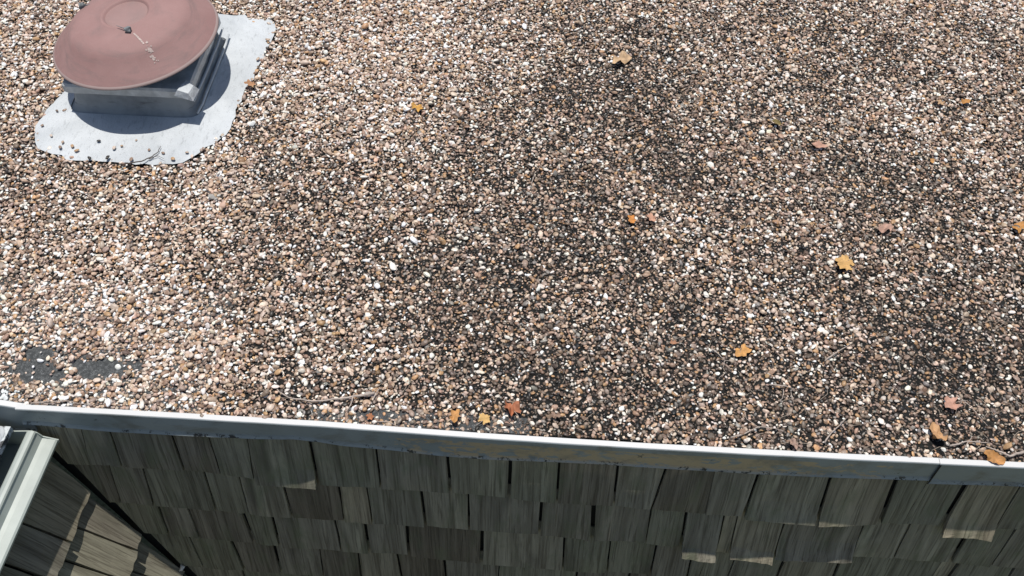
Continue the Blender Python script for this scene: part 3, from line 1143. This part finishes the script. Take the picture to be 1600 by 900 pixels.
V = []
for y in (-0.033, -3.2):
    for x in (-4.0, -1.345):
        for z in (-0.070, -0.052):
            V.append((gx_(x, y) if x > -2 else x, y, z))
o = obj('low_roof', V, [(0, 2, 6, 4), (1, 5, 7, 3), (0, 1, 3, 2), (4, 6, 7, 5), (0, 4, 5, 1), (2, 3, 7, 6)], M_LOW)
fix_normals(o)
tag(o, kind='structure')
gut = empty('rain_gutter', (-1.33, -0.035, -0.16), 'pale enamelled rain gutter meeting the metal roof edge', 'gutter')


def extrude_sec(sec, y0, y1, n=12, close=True):
    V = []
    for i in range(n):
        y = y0 + (y1 - y0) * i / (n - 1)
        for x, z in sec:
            V.append((gx_(x, y), y, z))
    Fc = grid_faces(n, len(sec), 0, close)
    if close:
        Fc.append(tuple(range(len(sec))))
        Fc.append(tuple(range((n - 1) * len(sec), n * len(sec)))[::-1])
    return V, Fc


Y0, Y1 = -0.036, -3.2
trough = [(-1.396, -0.078), (-1.396, -0.150), (-1.300, -0.150), (-1.2540, -0.128), (-1.2440, -0.116), (-1.2425, -0.107), (-1.2465, -0.1030), (-1.268, -0.1000), (-1.2790, -0.0975), (-1.2865, -0.0745),
          (-1.2905, -0.0755), (-1.2830, -0.1005), (-1.270, -0.1035), (-1.249, -0.109), (-1.2485, -0.115), (-1.258, -0.125), (-1.302, -0.146), (-1.392, -0.146), (-1.392, -0.078)]
v, f = extrude_sec(trough, Y0, Y1)
o = obj('trough', v, f, M_GUTTER, gut); fix_normals(o)
lip = [(-1.2865, -0.0750), (-1.2850, -0.0690), (-1.2880, -0.0650), (-1.2950, -0.0630), (-1.3030, -0.0640), (-1.3080, -0.0680), (-1.3085, -0.0740), (-1.3050, -0.0745), (-1.3000, -0.0700), (-1.2930, -0.0700), (-1.2905, -0.0755)]
v, f = extrude_sec(lip, Y0, Y1)
o = obj('rolled_lip', v, f, M_GUTTER, gut); fix_normals(o)
cap_sec = [(-1.396, -0.076), (-1.396, -0.152), (-1.300, -0.152), (-1.252, -0.129), (-1.2415, -0.116), (-1.2405, -0.106), (-1.276, -0.0925), (-1.2845, -0.0745), (-1.296, -0.067), (-1.35, -0.074)]
v, f = extrude_sec(cap_sec, Y0 + 0.0035, Y0 + 0.0005, 2)
o = obj('end_cap', v, f, M_GUTTER, gut); fix_normals(o)
for yb in (-0.62, -1.2, -1.8):
    v, f = extrude_sec([(-1.390, -0.080), (-1.390, -0.088), (-1.305, -0.083), (-1.305, -0.0755)], yb, yb - 0.02, 2)
    o = obj('hanger_strap', v, f, M_METAL, gut); fix_normals(o)
# rounded pipe cap on the low roof
pc = empty('pipe_cap', (-1.392, -0.062, -0.052), 'grey rounded metal pipe cap on the low roof beside the gutter end', 'pipe')
prof = [(0.024, -0.053), (0.024, -0.022), (0.0245, -0.020), (0.022, -0.010), (0.016, -0.003), (0.008, 0.001), (0.0005, 0.002)]
V = [(-1.392 + r * math.cos(2 * math.pi * k / 24), -0.062 + r * math.sin(2 * math.pi * k / 24), z) for r, z in prof for k in range(24)]
o = obj('dome', V, grid_faces(len(prof), 24, 0, True), M_METAL, pc, True); fix_normals(o)
prof = [(0.040, -0.0518), (0.036, -0.046), (0.026, -0.043), (0.0245, -0.036)]
V = [(-1.392 + r * math.cos(2 * math.pi * k / 24) * (1 + 0.1 * math.sin(3 * k)), -0.062 + min(r * math.sin(2 * math.pi * k / 24), 0.026), z) for r, z in prof for k in range(24)]
o = obj('sealant_collar', V, grid_faces(len(prof), 24, 0, True), M_APRON, pc, True); fix_normals(o)

# ------------------------------------------------------------------ fallen leaves
def leaf(px, size_px, col, label, kind='maple', rotz=0.0, crumple=0.3, z=0.012, seed=0, fold=0.0, tiltv=(0, 0), group=None):
    z -= 0.003 if size_px > 25 else -0.001
    w = on_z(np.array(px, float), z)
    d = np.linalg.norm(w - CAM)
    s = size_px * d / F_PX * 0.5
    r_ = random.Random(seed * 13 + 5)
    n = 30
    V = [(0, 0, 0)]
    for ring in (0.5, 1.0):
        for k in range(n):
            a = 2 * math.pi * k / n
            if kind == 'maple':
                rad = 0.66 + 0.24 * abs(math.cos(2.5 * a + 0.3 * math.sin(a + seed))) ** 1.3 + 0.09 * math.cos(11 * a + seed) + 0.16 * mnoise.noise(Vector((math.cos(a) * 1.3, math.sin(a) * 1.3, seed * 2.7)))
                rad *= 1.0 if abs(a - math.pi) > 0.3 else 0.55
            elif kind == 'oval':
                rad = 1 / math.sqrt(math.cos(a) ** 2 + (math.sin(a) / 0.55) ** 2) * (1 + 0.05 * math.cos(9 * a + seed))
            else:
                rad = 0.75 + 0.22 * math.sin(2 * a + seed) + 0.14 * math.sin(5 * a + 2 * seed)
            rad *= 1 + r_.uniform(-0.05, 0.05)
            if ring < 1: rad = rad * 0.52
            x, y = rad * math.cos(a), rad * math.sin(a)
            h = 1.35 * crumple * (mnoise.noise(Vector((x * 1.6 + seed * 3.1, y * 1.6, seed))) * 0.9 + 0.35 * mnoise.noise(Vector((x * 4, y * 4 + seed, 2.0))))
            h += fold * abs(y) + 0.25 * crumple * rad * rad
            V.append((x, y, h))
    Fc = [(0, 1 + k, 1 + (k + 1) % n) for k in range(n)]
    for k in range(n):
        q = (k + 1) % n
        Fc.append((1 + k, 1 + n + k, 1 + n + q, 1 + q))
    R = Matrix.Rotation(rotz, 3, 'Z') @ Matrix.Rotation(tiltv[0], 3, 'X') @ Matrix.Rotation(tiltv[1], 3, 'Y')
    P3 = [R @ Vector(v_) * s for v_ in V]
    zmin = min(p.z for p in P3)
    base = Vector((w[0], w[1], z - 0.002))
    P3 = [p + base - Vector((0, 0, zmin)) for p in P3]
    o = obj('fallen_leaf', P3, Fc, M_LEAF, None, True, at=base)
    o['col'] = [col[0] * 0.93, col[1] * 0.93 + 0.008, col[2] * 0.93 + 0.016]
    tag(o, label, 'leaf', group)
    if kind == 'maple' and size_px > 18:
        a = R @ Vector((-0.4, 0, 0)) * s + base
        b = R @ Vector((-1.15, 0.06, 0)) * s + base
        e = R @ Vector((-1.65, 0.22, 0)) * s + base
        hz = -zmin + 0.0006
        vv, ff = tube([a + Vector((0, 0, hz)), b + Vector((0, 0, hz + 0.001)), e + Vector((0, 0, 0.004))], [0.0009, 0.0008, 0.0007], 5)
        st = obj('stalk', vv, ff, M_TWIG, o, True)
    return o


OR, YE, TA, PI_, RE, BR = (0.50, 0.235, 0.055), (0.56, 0.33, 0.11), (0.46, 0.29, 0.15), (0.45, 0.25, 0.17), (0.38, 0.135, 0.055), (0.28, 0.15, 0.07)
leaf((970, 97), 32, (0.54, 0.36, 0.20), 'tan curled leaf with a rolled edge lying alone amid dark gravel', 'ragged', 0.3, 0.45, 0.011, 1, 0.15, (0.08, 0.1))
leaf((652, 170), 22, (0.55, 0.29, 0.05), 'small amber leaf lying alone between the vent and the tan curled leaf', 'maple', 1.2, 0.4, 0.013, 2)
leaf((391, 131), 17, (0.40, 0.20, 0.09), 'small brown leaf on the outer edge of the white vent flashing', 'ragged', 0.4, 0.35, 0.022, 3)
leaf((1469, 160), 13, TA, 'tiny tan leaf beside a tiny orange one, well away from the trim', 'ragged', 0.1, 0.4, 0.013, 4)
leaf((1509, 159), 14, OR, 'tiny orange leaf beside a tiny tan one, well away from the trim', 'ragged', 2.1, 0.4, 0.013, 5)
leaf((1213, 192), 15, (0.22, 0.16, 0.045), 'small olive brown rolled leaf lying near the flat pink oval leaf', 'oval', 2.4, 0.2, 0.013, 6, 0.9)
leaf((1280, 227), 22, PI_, 'small flat pink oval leaf lying near the olive brown rolled leaf', 'oval', -0.2, 0.25, 0.013, 7, 0.15)
leaf((1383, 358), 26, (0.43, 0.26, 0.19), 'dull pink leaf with a folded side near the yellow star shaped leaf', 'oval', 0.5, 0.5, 0.013, 8, 0.3)
leaf((1320, 413), 34, YE, 'yellow star shaped leaf with pointed lobes lying flat on dark gravel', 'maple', 2.6, 0.3, 0.013, 9, 0.05, (0.12, 0.0))
leaf((1591, 356), 22, OR, 'orange ragged leaf lying alone past the dull pink leaf', 'ragged', 1.9, 0.5, 0.013, 10, 0.2)
leaf((987, 344), 18, (0.55, 0.22, 0.04), 'bright orange leaf of the close pair in mid roof', 'ragged', 0.2, 0.3, 0.013, 11)
leaf((1018, 341), 18, (0.50, 0.27, 0.17), 'salmon leaf of the close pair in mid roof', 'ragged', 1.0, 0.3, 0.013, 12)
leaf((1160, 549), 28, (0.56, 0.28, 0.075), 'orange leaf lying flat beside forked twigs', 'ragged', 0.05, 0.3, 0.013, 13)
leaf((711, 651), 24, (0.52, 0.26, 0.08), 'orange leaf near the trim, one of three, with a folded side', 'ragged', 1.4, 0.5, 0.013, 14, 0.3)
leaf((757, 655), 22, (0.58, 0.36, 0.12), 'pale yellow flat leaf near the trim, middle of three', 'maple', 0.9, 0.2, 0.012, 15)
leaf((800, 641), 32, RE, 'rust red crumpled leaf near the trim beside the pale yellow leaf', 'maple', 2.2, 0.75, 0.013, 16, 0.2, (0.2, 0.2))
leaf((1487, 632), 28, (0.48, 0.26, 0.18), 'pink three pointed leaf among twigs above the tan upright leaf', 'maple', 3.5, 0.3, 0.013, 17, 0.1, (0.1, 0.1))
leaf((1462, 680), 32, (0.48, 0.27, 0.12), 'tan orange leaf standing half on edge by a bare patch at the trim', 'oval', 1.9, 0.55, 0.013, 18, 0.3, (0.35, 0.1))
leaf((1551, 716), 30, (0.46, 0.22, 0.06), 'brown orange curled leaf lying across the metal trim', 'oval', -0.5, 0.5, 0.014, 19, 0.35, (0.2, 0.25))
leaf((578, 651), 14, (0.36, 0.14, 0.05), 'tiny rust coloured star shaped leaf scrap on a bare patch by the trim', 'maple', 0.3, 0.3, 0.008, 20)
leaf((1052, 535), 11, (0.42, 0.2, 0.1), 'tiny brown leaf scrap away from the forked twigs', 'ragged', 0.3, 0.3, 0.013, 21)
leaf((868, 650), 16, (0.30, 0.19, 0.13), 'brown shredded leaf scrap near the trim past the rust red leaf', 'ragged', 0.6, 0.9, 0.013, 22)
leaf((1240, 694), 18, (0.36, 0.24, 0.18), 'dull shredded leaf resting against the trim', 'ragged', 0.1, 0.8, 0.013, 23)
leaf((1457, 251), 9, (0.5, 0.25, 0.07), 'speck of orange leaf near the tiny tan and orange leaves', 'ragged', 0.1, 0.3, 0.013, 24)


# ------------------------------------------------------------------ twigs
def twig(label, branches, mat=None, rad=0.0016, z=0.0145, dark=False):
    rad *= 1.1
    parts = []
    first = None
    for bi, pl in enumerate(branches):
        W = on_z(np.array(pl, float), z)
        pts = []
        for i in range(len(W) - 1):
            for k in range(4):
                pts.append(W[i] + (W[i + 1] - W[i]) * k / 4)
        pts.append(W[-1])
        sc = 1.0 if bi == 0 else 0.6
        pp = []
        for i, p in enumerate(pts):
            pp.append((p[0] + rng.normal(0, 0.0008), p[1] + rng.normal(0, 0.0008), p[2] + 0.002 * mnoise.noise(Vector((p[0] * 40, p[1] * 40, bi)))))
        rd = [rad * sc * (1.0 - 0.65 * i / (len(pp) - 1)) for i in range(len(pp))]
        parts.append(tube(pp, rd, 6))
        if first is None: first = pp[0]
    v, f = join(*parts)
    o = obj('twig', v, f, M_TWIG_DARK if dark else M_TWIG, None, True, at=first)
    tag(o, label, 'twig', 'twigs lying on the gravel')
    return o


twig('long curved grey twig with a side shoot along the trim', [[(585, 614), (560, 619), (530, 623), (490, 627), (450, 621), (432, 609)], [(552, 620), (548, 632), (541, 643)], [(588, 614), (594, 606)], [(588, 614), (583, 625)]], rad=0.0034, z=0.016)
twig('short arched twig on a bare patch beside the tiny rust scrap', [[(583, 663), (588, 659), (608, 660), (622, 666)]], rad=0.0016, z=0.006)
twig('thin hooked twig alone in mid roof', [[(830, 288), (836, 270), (850, 252)]], rad=0.0012)
twig('straight pale twig slanting beside the flat orange leaf and forked twigs', [[(1290, 563), (1306, 551), (1331, 536)]], rad=0.0022)
twig('thin dark twig touching the flat orange leaf', [[(1098, 520), (1125, 534), (1147, 551)]], rad=0.0014, dark=True)
twig('forked pale twig below the flat orange leaf', [[(1112, 544), (1121, 552), (1132, 563), (1150, 564)], [(1132, 563), (1129, 575), (1135, 583)], [(1134, 582), (1122, 591)]], rad=0.0015)
twig('twig bent at right angles with three shoots', [[(1202, 600), (1230, 604), (1242, 609)], [(1224, 608), (1222, 622), (1206, 633)], [(1236, 612), (1240, 630)]], rad=0.0017)
twig('low twig curved like a bow above the trim', [[(1142, 684), (1165, 676), (1184, 667), (1210, 669), (1226, 675)], [(1184, 667), (1167, 655), (1163, 640)]], rad=0.0020)
twig('hooked twig standing off the trim between the bow twig and the tan leaf', [[(1289, 691), (1298, 677), (1313, 664), (1322, 652)], [(1298, 677), (1286, 672)]], rad=0.0020)
twig('crossed twig beside the bare patch and tan leaf', [[(1484, 697), (1510, 690), (1546, 692)], [(1508, 699), (1519, 682)]], rad=0.0024)
twig('thick grey twig running past the curled leaf on the trim', [[(1600, 706), (1577, 713), (1560, 704), (1540, 698)]], rad=0.0034)
twig('long thin twig passing the pink three pointed leaf', [[(1495, 618), (1520, 638), (1543, 666)], [(1503, 625), (1493, 645)]], rad=0.0014)
twig('short straight twig just beside the dull pink leaf', [[(1334, 343), (1345, 358), (1356, 372)]], rad=0.0012)
twig('thin arched twig near the dull pink leaf', [[(1412, 388), (1424, 377), (1436, 374)]], rad=0.0013)
twig('dark forked twig lying on the white vent flashing', [[(185, 257), (222, 252), (238, 244), (247, 237), (251, 228)], [(232, 248), (246, 243), (257, 248)]], rad=0.0020, z=0.019, dark=True)
twig('short grey twig near the flat pink oval leaf', [[(1354, 228), (1357, 245), (1358, 266)]], rad=0.0014)
twig('very thin short twig close to the short grey twig', [[(1346, 288), (1358, 305)]], rad=0.0010)
twig('long wavy pale twig lying alone in dark gravel', [[(1582, 428), (1585, 450), (1591, 468), (1600, 480)]], rad=0.0015)
twig('tiny pale twig alone amid dark gravel', [[(560, 462), (572, 447)]], rad=0.0012)
twig('thin straw coloured twig lying along the raised end of the trim', [[(48, 630), (75, 626.5), (110, 628), (150, 634)], [(60, 628), (90, 632)]], rad=0.0017, z=0.012)
twig('dark bent twig on gravel beside the vent hood', [[(52, 92), (68, 83), (86, 77)]], rad=0.0017, dark=True)
twig('thin twig reaching the flashing edge from the gravel', [[(0, 188), (30, 190), (55, 190)]], rad=0.0012, dark=True)
twig('small curled twig on the far edge of the white flashing', [[(404, 105), (410, 110), (414, 116)]], rad=0.0010, z=0.02, dark=True)
twig('bent twig between the yellow star leaf and the long wavy twig', [[(1503, 485), (1505, 500), (1497, 508)]], rad=0.0012)
twig('kinked twig beside the long thin twig', [[(1540, 520), (1552, 535), (1556, 548)]], rad=0.0016)

# fine dry litter between the stones: nobody could count it
parts = []
k = 0
while k < 620:
    u = rng.uniform(150, 1640); w_ = rng.uniform(30, 715)
    if rng.random() > 0.25 + 0.6 * (u > 1050) + 0.3 * (w_ > 560): continue
    p = on_z(np.array((u, w_)), 0.0125)
    if p[1] < 0.012 or in_poly(p[None, :2], APL)[0]: continue
    a = rng.uniform(0, 3.14); ln = abs(rng.normal(0, 0.011)) + 0.008
    d = np.array([math.cos(a), math.sin(a), 0]) * ln
    n_ = np.array([-math.sin(a), math.cos(a), 0]) * rng.normal(0, 0.25) * ln
    parts.append(tube([p - d, p + n_ + np.array([0, 0, rng.uniform(-.001, .003)]), p + d], [0.0005, 0.0006, 0.0003], 4))
    k += 1
v, f = join(*parts)
tag(obj('straw_litter', v, f, M_STRAW), kind='stuff')

# scrap in the wall corner
w = on_plane(np.array((284.0, 887.0)), (1, 0, KV), VX0 + KV * VZ0 + 0.012)
V = [(w[0] + a, w[1] + b, w[2] + c) for a, b, c in ((-.006, -.010, -.004), (.006, -.012, .004), (.008, .006, -.004), (-.004, .008, .006), (.002, -.002, .012), (0, .0, -.012))]
tag(obj('paper_scrap', V, [(0, 1, 4), (1, 2, 4), (2, 3, 4), (3, 0, 4), (1, 0, 5), (2, 1, 5), (3, 2, 5), (0, 3, 5)], M_WHITE), 'small white paper scrap caught in the corner of the shake walls', 'scrap')
